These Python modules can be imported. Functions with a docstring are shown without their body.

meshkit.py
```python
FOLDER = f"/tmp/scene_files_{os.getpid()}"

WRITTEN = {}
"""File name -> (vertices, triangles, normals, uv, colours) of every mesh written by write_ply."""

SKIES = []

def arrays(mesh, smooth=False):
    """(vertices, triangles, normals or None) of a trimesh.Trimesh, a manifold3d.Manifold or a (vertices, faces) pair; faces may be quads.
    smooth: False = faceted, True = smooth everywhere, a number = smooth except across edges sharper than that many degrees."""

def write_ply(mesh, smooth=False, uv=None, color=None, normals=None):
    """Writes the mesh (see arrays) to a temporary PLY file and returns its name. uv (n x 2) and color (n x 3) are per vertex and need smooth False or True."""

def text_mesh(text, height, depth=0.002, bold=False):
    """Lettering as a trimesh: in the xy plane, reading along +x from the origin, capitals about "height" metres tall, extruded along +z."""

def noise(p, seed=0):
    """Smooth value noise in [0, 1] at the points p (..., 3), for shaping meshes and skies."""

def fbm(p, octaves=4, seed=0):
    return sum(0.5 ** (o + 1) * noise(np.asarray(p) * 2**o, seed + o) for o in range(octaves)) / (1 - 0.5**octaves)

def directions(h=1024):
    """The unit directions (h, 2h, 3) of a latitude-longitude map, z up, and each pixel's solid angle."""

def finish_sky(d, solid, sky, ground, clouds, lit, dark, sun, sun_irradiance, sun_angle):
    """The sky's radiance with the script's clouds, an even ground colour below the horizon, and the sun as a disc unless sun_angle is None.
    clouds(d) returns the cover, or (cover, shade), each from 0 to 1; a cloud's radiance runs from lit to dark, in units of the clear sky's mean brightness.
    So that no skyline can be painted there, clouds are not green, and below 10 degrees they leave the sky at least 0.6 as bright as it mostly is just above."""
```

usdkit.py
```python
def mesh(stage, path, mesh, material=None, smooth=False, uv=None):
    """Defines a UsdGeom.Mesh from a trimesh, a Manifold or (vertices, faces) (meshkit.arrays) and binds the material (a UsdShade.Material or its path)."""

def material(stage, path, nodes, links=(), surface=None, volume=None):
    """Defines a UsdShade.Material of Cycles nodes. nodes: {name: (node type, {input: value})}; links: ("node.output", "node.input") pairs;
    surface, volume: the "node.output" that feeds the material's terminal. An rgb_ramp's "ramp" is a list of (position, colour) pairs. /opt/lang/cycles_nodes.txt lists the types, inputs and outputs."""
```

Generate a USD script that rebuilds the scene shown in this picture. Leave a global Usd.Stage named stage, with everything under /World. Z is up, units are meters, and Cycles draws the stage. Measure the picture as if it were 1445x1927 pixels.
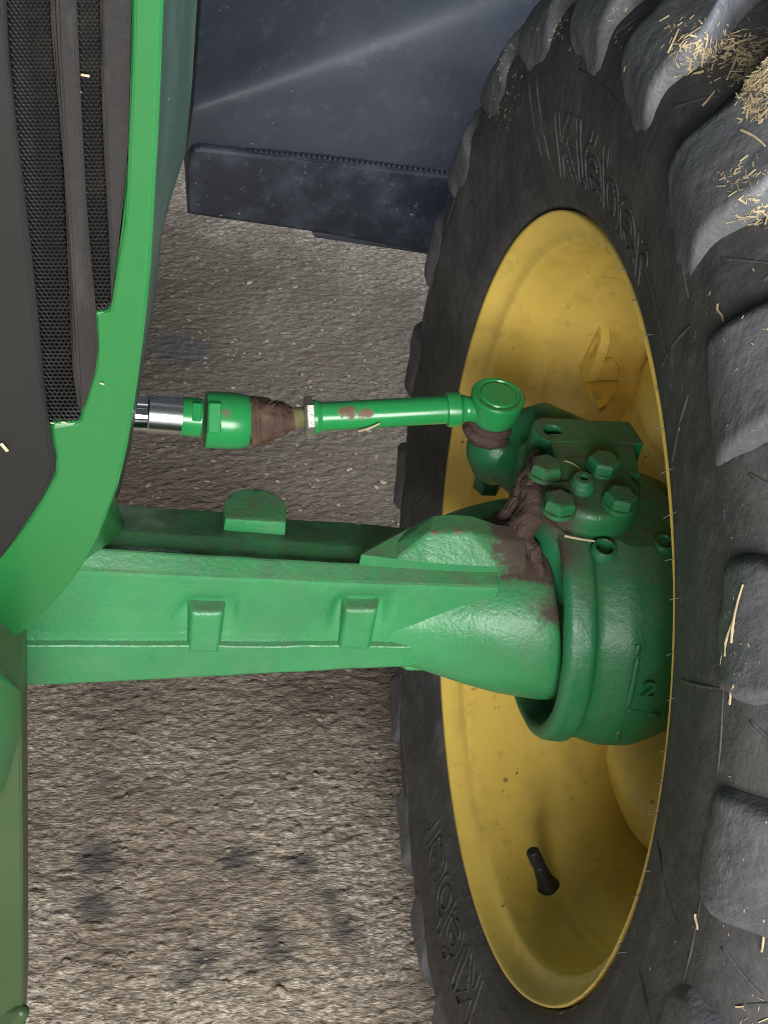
import math, random
import numpy as np
import trimesh
import manifold3d as m3
import shapely.geometry as sg
from shapely.ops import unary_union
import usdkit, meshkit
from meshkit import fbm, noise, text_mesh
from pxr import Usd, UsdGeom, UsdLux, UsdShade, Gf, Sdf, Vt

stage = Usd.Stage.CreateInMemory()
UsdGeom.SetStageUpAxis(stage, UsdGeom.Tokens.z)
UsdGeom.SetStageMetersPerUnit(stage, 1.0)
world = UsdGeom.Xform.Define(stage, '/World')
stage.SetDefaultPrim(world.GetPrim())
random.seed(7)
RNG = np.random.default_rng(7)

# ------------------------------------------------------------------ camera
# world: x along the front axle (outwards), y to the rear of the machine, z up
CAMX = np.array([0.98062, -0.12687, 0.14960])     # picture right
CAMD = np.array([0.02750, -0.66918, -0.74259])    # picture down
FWD = np.array([0.19406, 0.73240, -0.65281])      # view direction
CAMX /= np.linalg.norm(CAMX)
FWD = FWD - CAMX * (FWD @ CAMX); FWD /= np.linalg.norm(FWD)
CAMD = np.cross(FWD, CAMX)
CAMPOS = np.array([-0.436, -1.029, 1.691])
FPX = 2900.0                                      # focal length in photo pixels (1445 wide)
cam = UsdGeom.Camera.Define(stage, '/World/camera')
cam.CreateHorizontalApertureAttr(36.0)
cam.CreateVerticalApertureAttr(36.0 * 1927 / 1445)
cam.CreateFocalLengthAttr(36.0 * FPX / 1445)
cam.CreateClippingRangeAttr(Gf.Vec2f(0.05, 200))
cam.CreateExposureAttr(0.0)
m = np.eye(4); m[0, :3] = CAMX; m[1, :3] = -CAMD; m[2, :3] = -FWD; m[3, :3] = CAMPOS
cam.AddTransformOp().Set(Gf.Matrix4d(*[list(map(float, r)) for r in m]))


def ray(px, py):
    return CAMX * (px - 722.5) / FPX + CAMD * (py - 963.5) / FPX + FWD


def at(px, py, x=None, y=None, z=None):
    """The point of the plane x, y or z = value seen at a pixel of the photograph."""
    d = ray(px, py)
    i, v = (0, x) if x is not None else (1, y) if y is not None else (2, z)
    return CAMPOS + d * (v - CAMPOS[i]) / d[i]


# ------------------------------------------------------------------ light: lamps and the open side of a shed
def rect(name, pos, target, w, h, power, col):
    L = UsdLux.RectLight.Define(stage, '/World/' + name)
    L.CreateWidthAttr(w); L.CreateHeightAttr(h); L.CreateIntensityAttr(power); L.CreateColorAttr(Gf.Vec3f(*col))
    L.CreateNormalizeAttr(False)
    p, t = np.array(pos, float), np.array(target, float)
    zz = p - t; zz /= np.linalg.norm(zz)
    up = np.array([0, 0, 1.0]) if abs(zz[2]) < .95 else np.array([0, 1.0, 0])
    xx = np.cross(up, zz); xx /= np.linalg.norm(xx); yy = np.cross(zz, xx)
    M = np.eye(4); M[0, :3] = xx; M[1, :3] = yy; M[2, :3] = zz; M[3, :3] = p
    L.AddTransformOp().Set(Gf.Matrix4d(*[list(map(float, r)) for r in M]))


rect('shed_opening', (-.5, -4.2, 2.35), (-.1, 0, .5), 2.6, 1.8, 27.5, (1.0, .985, .95))
rect('side_opening', (2.7, -1.3, 3.0), (.15, -.2, .8), 1.8, 1.4, 44.0, (.84, .92, 1.0))
rect('ceiling_lamp', (-.9, .6, 3.6), (-.3, .3, .5), 1.6, .5, .8, (1.0, .97, .92))
dome = UsdLux.DomeLight.Define(stage, '/World/ambient_dome')  # dim ambient fill, added to stand for bounced light indoors
dome.CreateIntensityAttr(1.0)
dome.GetPrim().SetCustomDataByKey('kind', 'structure')
dm = usdkit.material(stage, '/World/Looks/interior_air', {'b': ('background_shader', {'color': (.80, .90, 1.0), 'strength': .085})}, surface='b.background')
UsdShade.MaterialBindingAPI.Apply(dome.GetPrim()).Bind(dm)


# ------------------------------------------------------------------ materials
def mat(name, base, rough=.5, spec=.5, metal=0., var=None, bumps=(), rough_var=0., patches=(), specks=None, coat=0., dust=None, under=()):
    """base colour; var=(scale, colour2, amount[, (sx,sy,sz)]); bumps=[(scale, strength, distance, (sx,sy,sz))];
    patches=[(centre, radius, softness, colour, rough)] stains with their own ragged outline; specks=(scale, threshold, colour)."""
    N = {'g': ('geometry', {}), 'p': ('principled_bsdf', {'base_color': base, 'roughness': rough, 'specular_ior_level': spec, 'metallic': metal, 'coat_weight': coat, 'coat_roughness': .25})}
    Lk = []
    col = None
    ro = None

    def const(c):
        k = 'c%d' % len(N); N[k] = ('color', {'value': c}); return k + '.color'

    def scaled(s):
        if s is None:
            return 'g.position'
        k = 'm%d' % len(N); N[k] = ('mapping', {'scale': s}); Lk.append(('g.position', k + '.vector')); return k + '.vector'
    col = const(base)

    def blend(fac, c):
        nonlocal col
        k = 'x%d' % len(N); N[k] = ('mix_color', {'b': c}); Lk.append((fac, k + '.fac')); Lk.append((col, k + '.a')); col = k + '.result'
    if var:
        for v in (var if isinstance(var, list) else [var]):
            sc, c2, (lo, hi) = v[:3]
            k = 'n%d' % len(N); N[k] = ('noise_texture', {'scale': sc, 'detail': 6., 'roughness': .62}); Lk.append((scaled(v[3] if len(v) > 3 else None), k + '.vector'))
            r = 'r%d' % len(N); N[r] = ('map_range', {'from_min': lo, 'from_max': hi, 'to_min': 0., 'to_max': v[4] if len(v) > 4 else 1., 'clamp': True}); Lk.append((k + '.fac', r + '.value'))
            blend(r + '.result', c2)
            if rough_var and ro is None:
                q = 'q%d' % len(N); N[q] = ('map_range', {'from_min': .3, 'from_max': .7, 'to_min': rough - rough_var, 'to_max': rough + rough_var, 'clamp': True}); Lk.append((k + '.fac', q + '.value')); ro = q + '.result'
    if specks:
        for (sc, th, c) in (specks if isinstance(specks, list) else [specks]):
            k = 's%d' % len(N); N[k] = ('noise_texture', {'scale': sc, 'detail': 2.}); Lk.append(('g.position', k + '.vector'))
            r = 't%d' % len(N); N[r] = ('map_range', {'from_min': th, 'from_max': th + .03, 'clamp': True}); Lk.append((k + '.fac', r + '.value'))
            blend(r + '.result', c)
    for (cen, rad, soft, c, amt) in under:   # wide darker areas: shade put into the floor colour
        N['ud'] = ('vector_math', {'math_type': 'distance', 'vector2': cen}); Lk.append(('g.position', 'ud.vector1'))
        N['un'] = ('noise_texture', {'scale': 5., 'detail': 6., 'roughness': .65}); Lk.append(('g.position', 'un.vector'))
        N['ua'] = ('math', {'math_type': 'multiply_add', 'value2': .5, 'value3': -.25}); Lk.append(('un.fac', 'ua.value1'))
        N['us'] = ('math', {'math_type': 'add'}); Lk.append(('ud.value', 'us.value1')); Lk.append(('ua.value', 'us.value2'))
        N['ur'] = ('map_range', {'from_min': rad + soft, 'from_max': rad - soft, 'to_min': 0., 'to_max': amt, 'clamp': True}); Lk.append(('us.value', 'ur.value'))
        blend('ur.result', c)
    if dust:   # (colour, amount): dust on faces that look up, its dark tone also painting their shade
        N['dz'] = ('separate_xyz', {}); Lk.append(('g.normal', 'dz.vector'))
        N['dn'] = ('noise_texture', {'scale': 38., 'detail': 6., 'roughness': .7}); Lk.append(('g.position', 'dn.vector'))
        N['dr'] = ('map_range', {'from_min': .38, 'from_max': .68, 'to_min': .1, 'to_max': dust[1], 'clamp': True}); Lk.append(('dn.fac', 'dr.value'))
        N['du'] = ('map_range', {'from_min': .55, 'from_max': .98, 'clamp': True}); Lk.append(('dz.z', 'du.value'))
        N['dm'] = ('math', {'math_type': 'multiply'}); Lk.append(('dr.result', 'dm.value1')); Lk.append(('du.result', 'dm.value2'))
        blend('dm.value', dust[0])
        N['dw'] = ('mix_float', {'b': .75}); Lk.append(('dm.value', 'dw.fac'))
        if ro: Lk.append((ro, 'dw.a'))
        else: N['dw'][1]['a'] = rough
        ro = 'dw.result'
    for (cen, rad, soft, c, prough) in patches:
        d = 'd%d' % len(N); N[d] = ('vector_math', {'math_type': 'distance', 'vector2': cen}); Lk.append(('g.position', d + '.vector1'))
        k = 'n%d' % len(N); N[k] = ('noise_texture', {'scale': (55. if rad > .014 else 105.) if rad > .010 else 150., 'detail': 8., 'roughness': .68}); Lk.append(('g.position', k + '.vector'))
        a = 'a%d' % len(N); N[a] = ('math', {'math_type': 'multiply_add', 'value2': rad * 1.3}); Lk.append((k + '.fac', a + '.value1'))
        N[a][1]['value3'] = -rad * .65
        b = 'b%d' % len(N); N[b] = ('math', {'math_type': 'add'}); Lk.append((d + '.value', b + '.value1')); Lk.append((a + '.value', b + '.value2'))
        r = 'r%d' % len(N); N[r] = ('map_range', {'from_min': rad + soft, 'from_max': rad - soft, 'to_min': 0., 'to_max': 1., 'clamp': True}); Lk.append((b + '.value', r + '.value'))
        blend(r + '.result', c)
        if prough is not None:
            w = 'w%d' % len(N); N[w] = ('mix_float', {'b': prough}); Lk.append((r + '.result', w + '.fac'))
            if ro: Lk.append((ro, w + '.a'))
            else: N[w][1]['a'] = rough
            ro = w + '.result'
    Lk.append((col, 'p.base_color'))
    if ro: Lk.append((ro, 'p.roughness'))
    nrm = None
    for (sc, st, dist, s3) in bumps:
        k = 'n%d' % len(N); N[k] = ('noise_texture', {'scale': sc, 'detail': 5., 'roughness': .6}); Lk.append((scaled(s3), k + '.vector'))
        b = 'u%d' % len(N); N[b] = ('bump', {'strength': st, 'distance': dist}); Lk.append((k + '.fac', b + '.height'))
        if nrm: Lk.append((nrm, b + '.normal'))
        nrm = b + '.normal'
    if nrm: Lk.append((nrm, 'p.normal'))
    return usdkit.material(stage, '/World/Looks/' + name, N, Lk, surface='p.BSDF')


MUD = (.052, .038, .027)
GREEN = (.027, .178, .064)
grime = [((-.018, -.025, .768), .046, .005, MUD, .8), ((-.035, .0, .75), .040, .005, MUD, .85), ((-.010, -.065, .715), .022, .004, MUD, .8)]
M_cast = mat('green_cast_paint', GREEN, .36, .5, var=[(22., (.075, .165, .085), (.48, .75), None, .55), (9., (.03, .25, .085), (.45, .75), None, .7), (34., (.012, .15, .05), (.55, .8), None, .6)],
             bumps=[(230., .30, .0025, None), (70., .10, .005, None), (14., .10, .012, None)], rough_var=.10, patches=grime + [(tuple(map(float, at(a, b, y=-.03))), r, .0015, (.13, .07, .05), .6) for a, b, r in ((818, 1001, .0028), (862, 999, .0035), (835, 1000, .0018), (700, 1030, .002))], specks=(240., .76, (.16, .13, .09)), dust=((.075, .075, .048), .75))
M_knuckle = mat('green_knuckle_paint', (.016, .135, .050), .40, .45, var=[(12., (.020, .15, .062), (.45, .75), None, .7), (30., (.035, .06, .035), (.58, .8), None, .6)],
                bumps=[(190., .25, .003, None), (40., .10, .005, None)], rough_var=.1, patches=[((-.012, -.02, .80), .026, .010, MUD, .85), ((-.03, .03, .815), .02, .008, MUD, .85), ((-.012, -.055, .78), .02, .01, MUD, .85)], specks=(260., .77, (.16, .13, .09)), dust=((.070, .066, .045), .8))
M_green = mat('green_smooth_paint', (.018, .225, .060), .26, .5, var=[(16., (.028, .25, .08), (.45, .8), None, .6)], bumps=[(70., .06, .003, None)], rough_var=.06, specks=(200., .78, (.10, .06, .035)),
              patches=[((-.183, .135, .785), .0125, .0012, (.135, .075, .05), .7), ((-.165, .133, .783), .0108, .0012, (.14, .08, .055), .7), ((-.07, .13, .80), .007, .0012, (.13, .065, .045), .6), ((-.112, .15, .80), .004, .002, (.10, .05, .035), .6), ((-.3, .13, .78), .006, .002, (.12, .09, .07), .6)])
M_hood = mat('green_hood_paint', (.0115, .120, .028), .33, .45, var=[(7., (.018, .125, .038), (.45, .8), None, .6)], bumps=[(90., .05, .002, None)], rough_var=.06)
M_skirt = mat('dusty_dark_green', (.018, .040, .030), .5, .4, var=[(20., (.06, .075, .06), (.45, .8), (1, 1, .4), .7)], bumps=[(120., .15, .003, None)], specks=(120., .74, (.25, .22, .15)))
M_olive = mat('faded_green_paint', (.030, .066, .022), .42, .45, var=[(8., (.045, .072, .032), (.4, .7), None, .8)], bumps=[(120., .1, .003, None)])
M_yellow = mat('yellow_rim_paint', (.74, .53, .115), .36, .45, var=[(28., (.42, .29, .075), (.52, .72), (1, .5, 1), .55), (11., (.64, .45, .09), (.4, .75), None, .7), (60., (.30, .19, .05), (.60, .85), None, .8)],
               bumps=[(60., .05, .003, None), (9., .05, .01, None)], rough_var=.08, specks=[(75., .73, (.24, .15, .05)), (150., .745, (.17, .10, .035)), (33., .735, (.33, .22, .07))])
M_rubber = mat('worn_tyre_rubber', (.041, .041, .042), .62, .35, var=[(14., (.082, .080, .077), (.40, .72), (1, 1, 1), .9), (55., (.10, .10, .10), (.52, .8), None, .7), (5., (.022, .023, .026), (.5, .75), None, .7)],
               bumps=[(85., .35, .004, None), (22., .35, .008, None), (260., .3, .002, None)], rough_var=.12, specks=(230., .765, (.33, .29, .20)))
M_lug = mat('worn_lit_lug_rubber', (.072, .076, .085), .52, .42, var=[(14., (.125, .128, .136), (.38, .72), None, .9), (60., (.135, .13, .12), (.52, .78), None, .7), (6., (.032, .034, .039), (.5, .75), None, .8)],  # lighter and bluer than the carcass: light on the lugs put into the colour
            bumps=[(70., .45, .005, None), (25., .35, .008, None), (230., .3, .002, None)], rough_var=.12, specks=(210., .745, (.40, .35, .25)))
M_black = mat('black_rubber', (.014, .014, .014), .5, .4, bumps=[(120., .1, .002, None)])
M_hair = mat('vent_hair_rubber', (.16, .16, .155), .5, .4)
M_tank = mat('black_tank_plastic', (.028, .033, .045), .57, .45, var=[(5., (.043, .049, .064), (.42, .72), (1, 1, 1), .9), (45., (.07, .076, .09), (.56, .8), None, .7)],
             bumps=[(140., .14, .002, None), (9., .1, .02, None)], rough_var=.10, specks=(120., .765, (.34, .33, .30)))
M_lip = mat('scuffed_tank_plastic', (.014, .018, .028), .48, .4, var=[(26., (.045, .055, .075), (.48, .78), None, .85), (110., (.12, .13, .15), (.60, .8), None, .7)],
            bumps=[(140., .2, .002, None)], rough_var=.1, specks=(110., .75, (.33, .31, .27)))
M_chrome = mat('chrome', (.78, .79, .82), .06, .5, metal=1., var=[(90., (.35, .28, .22), (.66, .72), None, .8)], bumps=[(14., .03, .004, None)])
M_sleeve = mat('worn_chrome', (.72, .73, .74), .24, .5, metal=1., var=[(120., (.20, .17, .12), (.64, .68), None, .9), (25., (.50, .55, .50), (.45, .7), None, .8)], bumps=[(60., .06, .003, None)])
M_steel = mat('zinc_steel', (.42, .41, .36), .38, .5, metal=.8, var=[(60., (.14, .22, .12), (.5, .7), None, .7)], bumps=[(120., .2, .002, None)])
M_rust = mat('rusty_rubber', (.085, .050, .036), .8, .25, var=[(45., (.16, .10, .075), (.45, .75), None, .9), (20., (.05, .03, .024), (.5, .75), None, .8)], bumps=[(90., .6, .004, None), (30., .4, .006, None)])
M_thread = mat('greasy_thread', (.16, .15, .07), .55, .4, var=[(60., (.07, .10, .04), (.45, .7), None, .9)], bumps=[(120., .4, .002, None)])
M_grease = mat('dried_grease', (.060, .038, .030), .75, .3, var=[(50., (.11, .075, .06), (.45, .75), None, .8), (25., (.03, .02, .017), (.5, .75), None, .8)], bumps=[(80., .8, .006, None), (35., .6, .01, None)])
M_mesh = mat('grille_mesh_dark', (.009, .009, .009), .5, .35, var=[(30., (.025, .023, .020), (.5, .75), None, .8)], bumps=[(160., .2, .002, None)])
M_dustblk = mat('dusty_grille_bar', (.012, .011, .011), .6, .3, var=[(9., (.026, .020, .017), (.42, .66), (2, 2, .25), .95), (45., (.045, .039, .032), (.56, .8), (1, 1, .25), .7)], bumps=[(90., .2, .003, None)])
M_smblk = mat('smooth_black_plastic', (.009, .0085, .008), .6, .3, var=[(8., (.016, .0145, .0135), (.45, .75), (1, 1, .5), .8)], bumps=[(120., .08, .002, None)])
M_straw = mat('straw', (.33, .26, .15), .65, .3, var=[(60., (.55, .46, .30), (.4, .7), None, .9)])
G0 = lambda a, b: tuple(float(q) for q in at(a, b, z=0.))
DARK = (.12, .11, .104)
M_ground = mat('packed_gravel', (.35, .29, .23), .85, .25, var=[(190., (.78, .70, .60), (.45, .62), (.6, 1.4, 1), .9), (190., (.115, .088, .068), (.52, .64), (.55, 1.5, 1), .85), (22., (.21, .165, .125), (.5, .7), (.6, 1.3, 1), .7), (3.0, (.20, .155, .115), (.44, .66), None, .8), (11., (.14, .125, .115), (.58, .72), None, .7)],
               bumps=[(210., .9, .0045, (.6, 1.5, 1)), (90., .45, .006, (.6, 1.4, 1)), (480., .5, .002, None)],
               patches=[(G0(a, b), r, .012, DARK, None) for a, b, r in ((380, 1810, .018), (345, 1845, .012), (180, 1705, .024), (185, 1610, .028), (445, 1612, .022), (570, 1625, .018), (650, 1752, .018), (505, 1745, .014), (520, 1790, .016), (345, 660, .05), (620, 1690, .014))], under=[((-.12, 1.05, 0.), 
                      .68, .18, (.125, .098, .075), .84)])  # floor behind the axle darkened: shade painted into its colour
M_stone = mat('gravel_stone', (.25, .205, .16), .8, .3, var=[(14., (.36, .30, .24), (.4, .62), None, .9), (30., (.20, .17, .14), (.52, .66), None, .9)], bumps=[(200., .6, .004, None)])


# ------------------------------------------------------------------ helpers
used = {}


def numbered(parent, name):
    k = (parent, name); used[k] = used.get(k, -1) + 1
    return name if used[k] == 0 else '%s_%03d' % (name, used[k])


def thing(name, label, cat, group=None):
    p = UsdGeom.Xform.Define(stage, '/World/' + numbered('/World', name)).GetPrim()
    tag(p, label, cat, group); return str(p.GetPath())


def tag(p, label=None, cat=None, group=None, kind=None):
    p = p if isinstance(p, Usd.Prim) else stage.GetPrimAtPath(p)
    for k, v in (('label', label), ('category', cat), ('group', group), ('kind', kind)):
        if v: p.SetCustomDataByKey(k, v)


def tm(x):
    if isinstance(x, trimesh.Trimesh): return x
    if hasattr(x, 'to_mesh'):
        q = x.to_mesh(); return trimesh.Trimesh(np.array(q.vert_properties)[:, :3], np.array(q.tri_verts), process=False)
    v, f = x
    f = np.asarray(f)
    if f.shape[1] == 4: f = np.vstack([f[:, [0, 1, 2]], f[:, [0, 2, 3]]])
    return trimesh.Trimesh(np.asarray(v, float), f, process=False)


def obj(name, mesh, material, parent='/World', label=None, smooth=32):
    path = parent + '/' + numbered(parent, name)
    usdkit.mesh(stage, path, tm(mesh), material, smooth=smooth)
    if label: tag(path, label)
    return path


def group(name, parent):
    path = parent + '/' + numbered(parent, name)
    UsdGeom.Xform.Define(stage, path); return path


def frame(d):
    d = np.asarray(d, float); d = d / np.linalg.norm(d)
    a = np.cross(d, [0, 0, 1.0]) if abs(d[2]) < .9 else np.cross(d, [0, 1.0, 0])
    a /= np.linalg.norm(a); return d, a, np.cross(d, a)


def lathe(prof, n=48, closed=False):
    """prof: (axial, radius) pairs; axis +z; caps are made where the radius is 0."""
    prof = np.array(prof, float)
    t = np.linspace(0, 2 * np.pi, n, endpoint=False)
    v = np.stack([prof[:, 1][:, None] * np.cos(t), prof[:, 1][:, None] * np.sin(t), np.repeat(prof[:, :1], n, 1)], -1).reshape(-1, 3)
    f = []
    k = len(prof)
    for i in range(k if closed else k - 1):
        a, b = i * n, ((i + 1) % k) * n
        j = np.arange(n); j2 = (j + 1) % n
        f.append(np.c_[a + j, a + j2, b + j2]); f.append(np.c_[a + j, b + j2, b + j])
    mm = trimesh.Trimesh(v, np.vstack(f), process=False)
    mm.merge_vertices(); mm.update_faces(mm.nondegenerate_faces())
    return mm


def place(mesh, o, d, roll=0.):
    """turns a mesh whose axis is +z along d and moves it to o"""
    d, a, b = frame(d)
    c, s = math.cos(roll), math.sin(roll)
    R = np.eye(4); R[:3, 0] = a * c + b * s; R[:3, 1] = -a * s + b * c; R[:3, 2] = d; R[:3, 3] = o
    if np.linalg.det(R[:3, :3]) < 0: R[:3, 1] *= -1
    q = tm(mesh).copy(); q.apply_transform(R); return q


def rod(o, e, prof, n=48):
    """lathe between o and e; prof: (fraction, radius)"""
    o, e = np.asarray(o, float), np.asarray(e, float); L = np.linalg.norm(e - o)
    p = [(0, 0)] if prof[0][1] > 0 else []
    p += [(a * L, r) for a, r in prof]
    if prof[-1][1] > 0: p.append((prof[-1][0] * L, 0))
    return place(lathe(p, n), o, e - o)


def hexbolt(af=.027, h=.012, washer=0., bev=.0022):
    r = af / math.sqrt(3)
    ang = np.arange(6) * math.pi / 3
    def ring(rr, z): return np.c_[rr * np.cos(ang), rr * np.sin(ang), np.full(6, z)]
    pts = np.vstack([ring(r, 0), ring(r, h - bev), ring(r - bev, h)])
    hx = trimesh.convex.convex_hull(pts)
    out = [hx]
    out.append(lathe([(h, 0), (h + .0004, af * .40), (h - .001, af * .46)], 32))
    if washer: out.append(lathe([(-.001, 0), (-.001, washer), (.002, washer), (.0027, washer - .0008), (.0027, 0)], 40))
    return trimesh.util.concatenate(out)


def box(c, s, bev=.003):
    s = np.array(s, float) / 2
    pts = []
    for sx in (-1, 1):
        for sy in (-1, 1):
            for sz in (-1, 1):
                for k in range(3):
                    q = s.copy() - bev; q[k] += bev
                    pts.append(np.array([sx, sy, sz]) * q)
    h = trimesh.convex.convex_hull(np.array(pts)); h.apply_translation(c); return h


def prism(poly3, depth, bev=0., bevdir=None):
    """closed polygon of 3-D points (planar) extruded by the vector depth, front edge optionally bevelled"""
    P = np.asarray(poly3, float); depth = np.asarray(depth, float)
    o = P[0]; nn = depth / np.linalg.norm(depth)
    u = P[1] - P[0]; u -= nn * (u @ nn); u /= np.linalg.norm(u); w = np.cross(nn, u)
    uv = np.c_[(P - o) @ u, (P - o) @ w]; off = (P - o) @ nn
    g = sg.Polygon(uv).buffer(0)
    H = np.linalg.norm(depth)
    if bev <= 0:
        e = trimesh.creation.extrude_polygon(g, H, engine='earcut')
    else:
        while bev > 1e-4 and (g.buffer(-bev * 1.02).geom_type != 'Polygon' or g.buffer(-bev * 1.02).is_empty): bev *= .8
        lev = [(bev * (1 - math.cos(t)), bev * (1 - math.sin(t))) for t in np.linspace(0, math.pi / 2, 5)]     # (inset, height)
        polys = [g if i_ == 0 else g.buffer(-i_, quad_segs=3) for i_, z_ in lev]
        if any(q_.geom_type != 'Polygon' or q_.is_empty for q_ in polys):
            polys = [max(getattr(q_, 'geoms', [q_]), key=lambda w_: w_.area) for q_ in polys]
        sheets = []
        def sheet(pg, zf, up):
            tv, tf = trimesh.creation.triangulate_polygon(pg, engine='earcut'); tv, tf = np.asarray(tv), np.asarray(tf)
            e1, e2 = tv[tf[:, 1]] - tv[tf[:, 0]], tv[tf[:, 2]] - tv[tf[:, 0]]; cr = e1[:, 0] * e2[:, 1] - e1[:, 1] * e2[:, 0]
            tf = tf[np.abs(cr) > 1e-14]; fl = (cr[np.abs(cr) > 1e-14] < 0) == up
            tf[fl] = tf[fl][:, ::-1]
            sheets.append(trimesh.Trimesh(np.c_[tv, zf(tv)], tf, process=False))
        for (i0, z0), (i1, z1), q0, q1 in zip(lev[:-1], lev[1:], polys[:-1], polys[1:]):
            ann = sg.Polygon(q0.exterior.coords, [q1.exterior.coords])
            from scipy.spatial import cKDTree
            kd = cKDTree(np.array(q1.exterior.coords))
            sheet(ann, lambda tv: np.where(kd.query(tv)[0] < 1e-9, z1, z0), False)
        sheet(polys[-1], lambda tv: np.zeros(len(tv)), False)
        sheet(g, lambda tv: np.full(len(tv), H), True)
        cc = np.array(g.exterior.coords); m_ = len(cc)
        wv = np.vstack([np.c_[cc, np.full(m_, bev)], np.c_[cc, np.full(m_, H)]]); k_ = np.arange(m_ - 1)
        wf = np.vstack([np.c_[k_, k_ + 1, k_ + 1 + m_], np.c_[k_, k_ + 1 + m_, k_ + m_]])
        if not g.exterior.is_ccw: wf = wf[:, ::-1]
        sheets.append(trimesh.Trimesh(wv, wf, process=False))
        e = trimesh.util.concatenate(sheets); e.merge_vertices()
    v = np.array(e.vertices)
    return trimesh.Trimesh(o + v[:, :1] * u + v[:, 1:2] * w + v[:, 2:] * nn, e.faces, process=False)


def chaikin(p, it=2, r=.2):
    p = np.asarray(p, float)
    for _ in range(it):
        q = np.roll(p, -1, 0); p = np.stack([p * (1 - r) + q * r, p * r + q * (1 - r)], 1).reshape(-1, 3)
    return p


def loft(A, B, n=1, cap=False):
    """quad strip between two open polylines"""
    A, B = np.asarray(A, float), np.asarray(B, float); k = len(A)
    rows = [A + (B - A) * i / n for i in range(n + 1)]
    v = np.vstack(rows); f = []
    for i in range(n):
        for j in range(k - 1):
            a, b = i * k + j, (i + 1) * k + j
            f += [[a, a + 1, b + 1], [a, b + 1, b]]
    return trimesh.Trimesh(v, f, process=False)


def mani(t):
    t = tm(t).copy(); t.merge_vertices()
    return m3.Manifold(m3.Mesh(np.asarray(t.vertices, np.float32), np.asarray(t.faces, np.uint32)))


def smoothed(M, edge=.004, it=12):
    q = tm(M.refine_to_length(edge)); q.merge_vertices()
    trimesh.smoothing.filter_taubin(q, lamb=.5, nu=.52, iterations=it); return q


def tube(pts, r, n=8, taper=1.):
    pts = np.asarray(pts, float); vs = []
    for i, p in enumerate(pts):
        d = pts[min(i + 1, len(pts) - 1)] - pts[max(i - 1, 0)]
        _, a, b = frame(d); t = np.arange(n) * 2 * np.pi / n
        rr = r * (1 + (taper - 1) * i / (len(pts) - 1))
        vs.append(p + rr * (np.cos(t)[:, None] * a + np.sin(t)[:, None] * b))
    v = np.vstack(vs); f = []
    j = np.arange(n); j2 = (j + 1) % n
    for i in range(len(pts) - 1):
        f += [np.c_[i * n + j, i * n + j2, (i + 1) * n + j2], np.c_[i * n + j, (i + 1) * n + j2, (i + 1) * n + j]]
    f.append(np.c_[np.zeros(n - 2, int), np.arange(2, n), np.arange(1, n - 1)])
    k = (len(pts) - 1) * n
    f.append(np.c_[np.full(n - 2, k), k + np.arange(1, n - 1), k + np.arange(2, n)])
    return trimesh.Trimesh(v, np.vstack(f), process=False)


# ------------------------------------------------------------------ ground
def axis_steps(a, b, fine, far):
    inner = np.arange(a, b + fine / 2, fine); out = [inner]
    lo, hi, s = a, b, fine; L, R = [], []
    while lo > -far:
        s *= 1.35; lo -= s; hi += s; L.append(lo); R.append(hi)
    return np.r_[L[::-1], inner, R]


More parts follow.
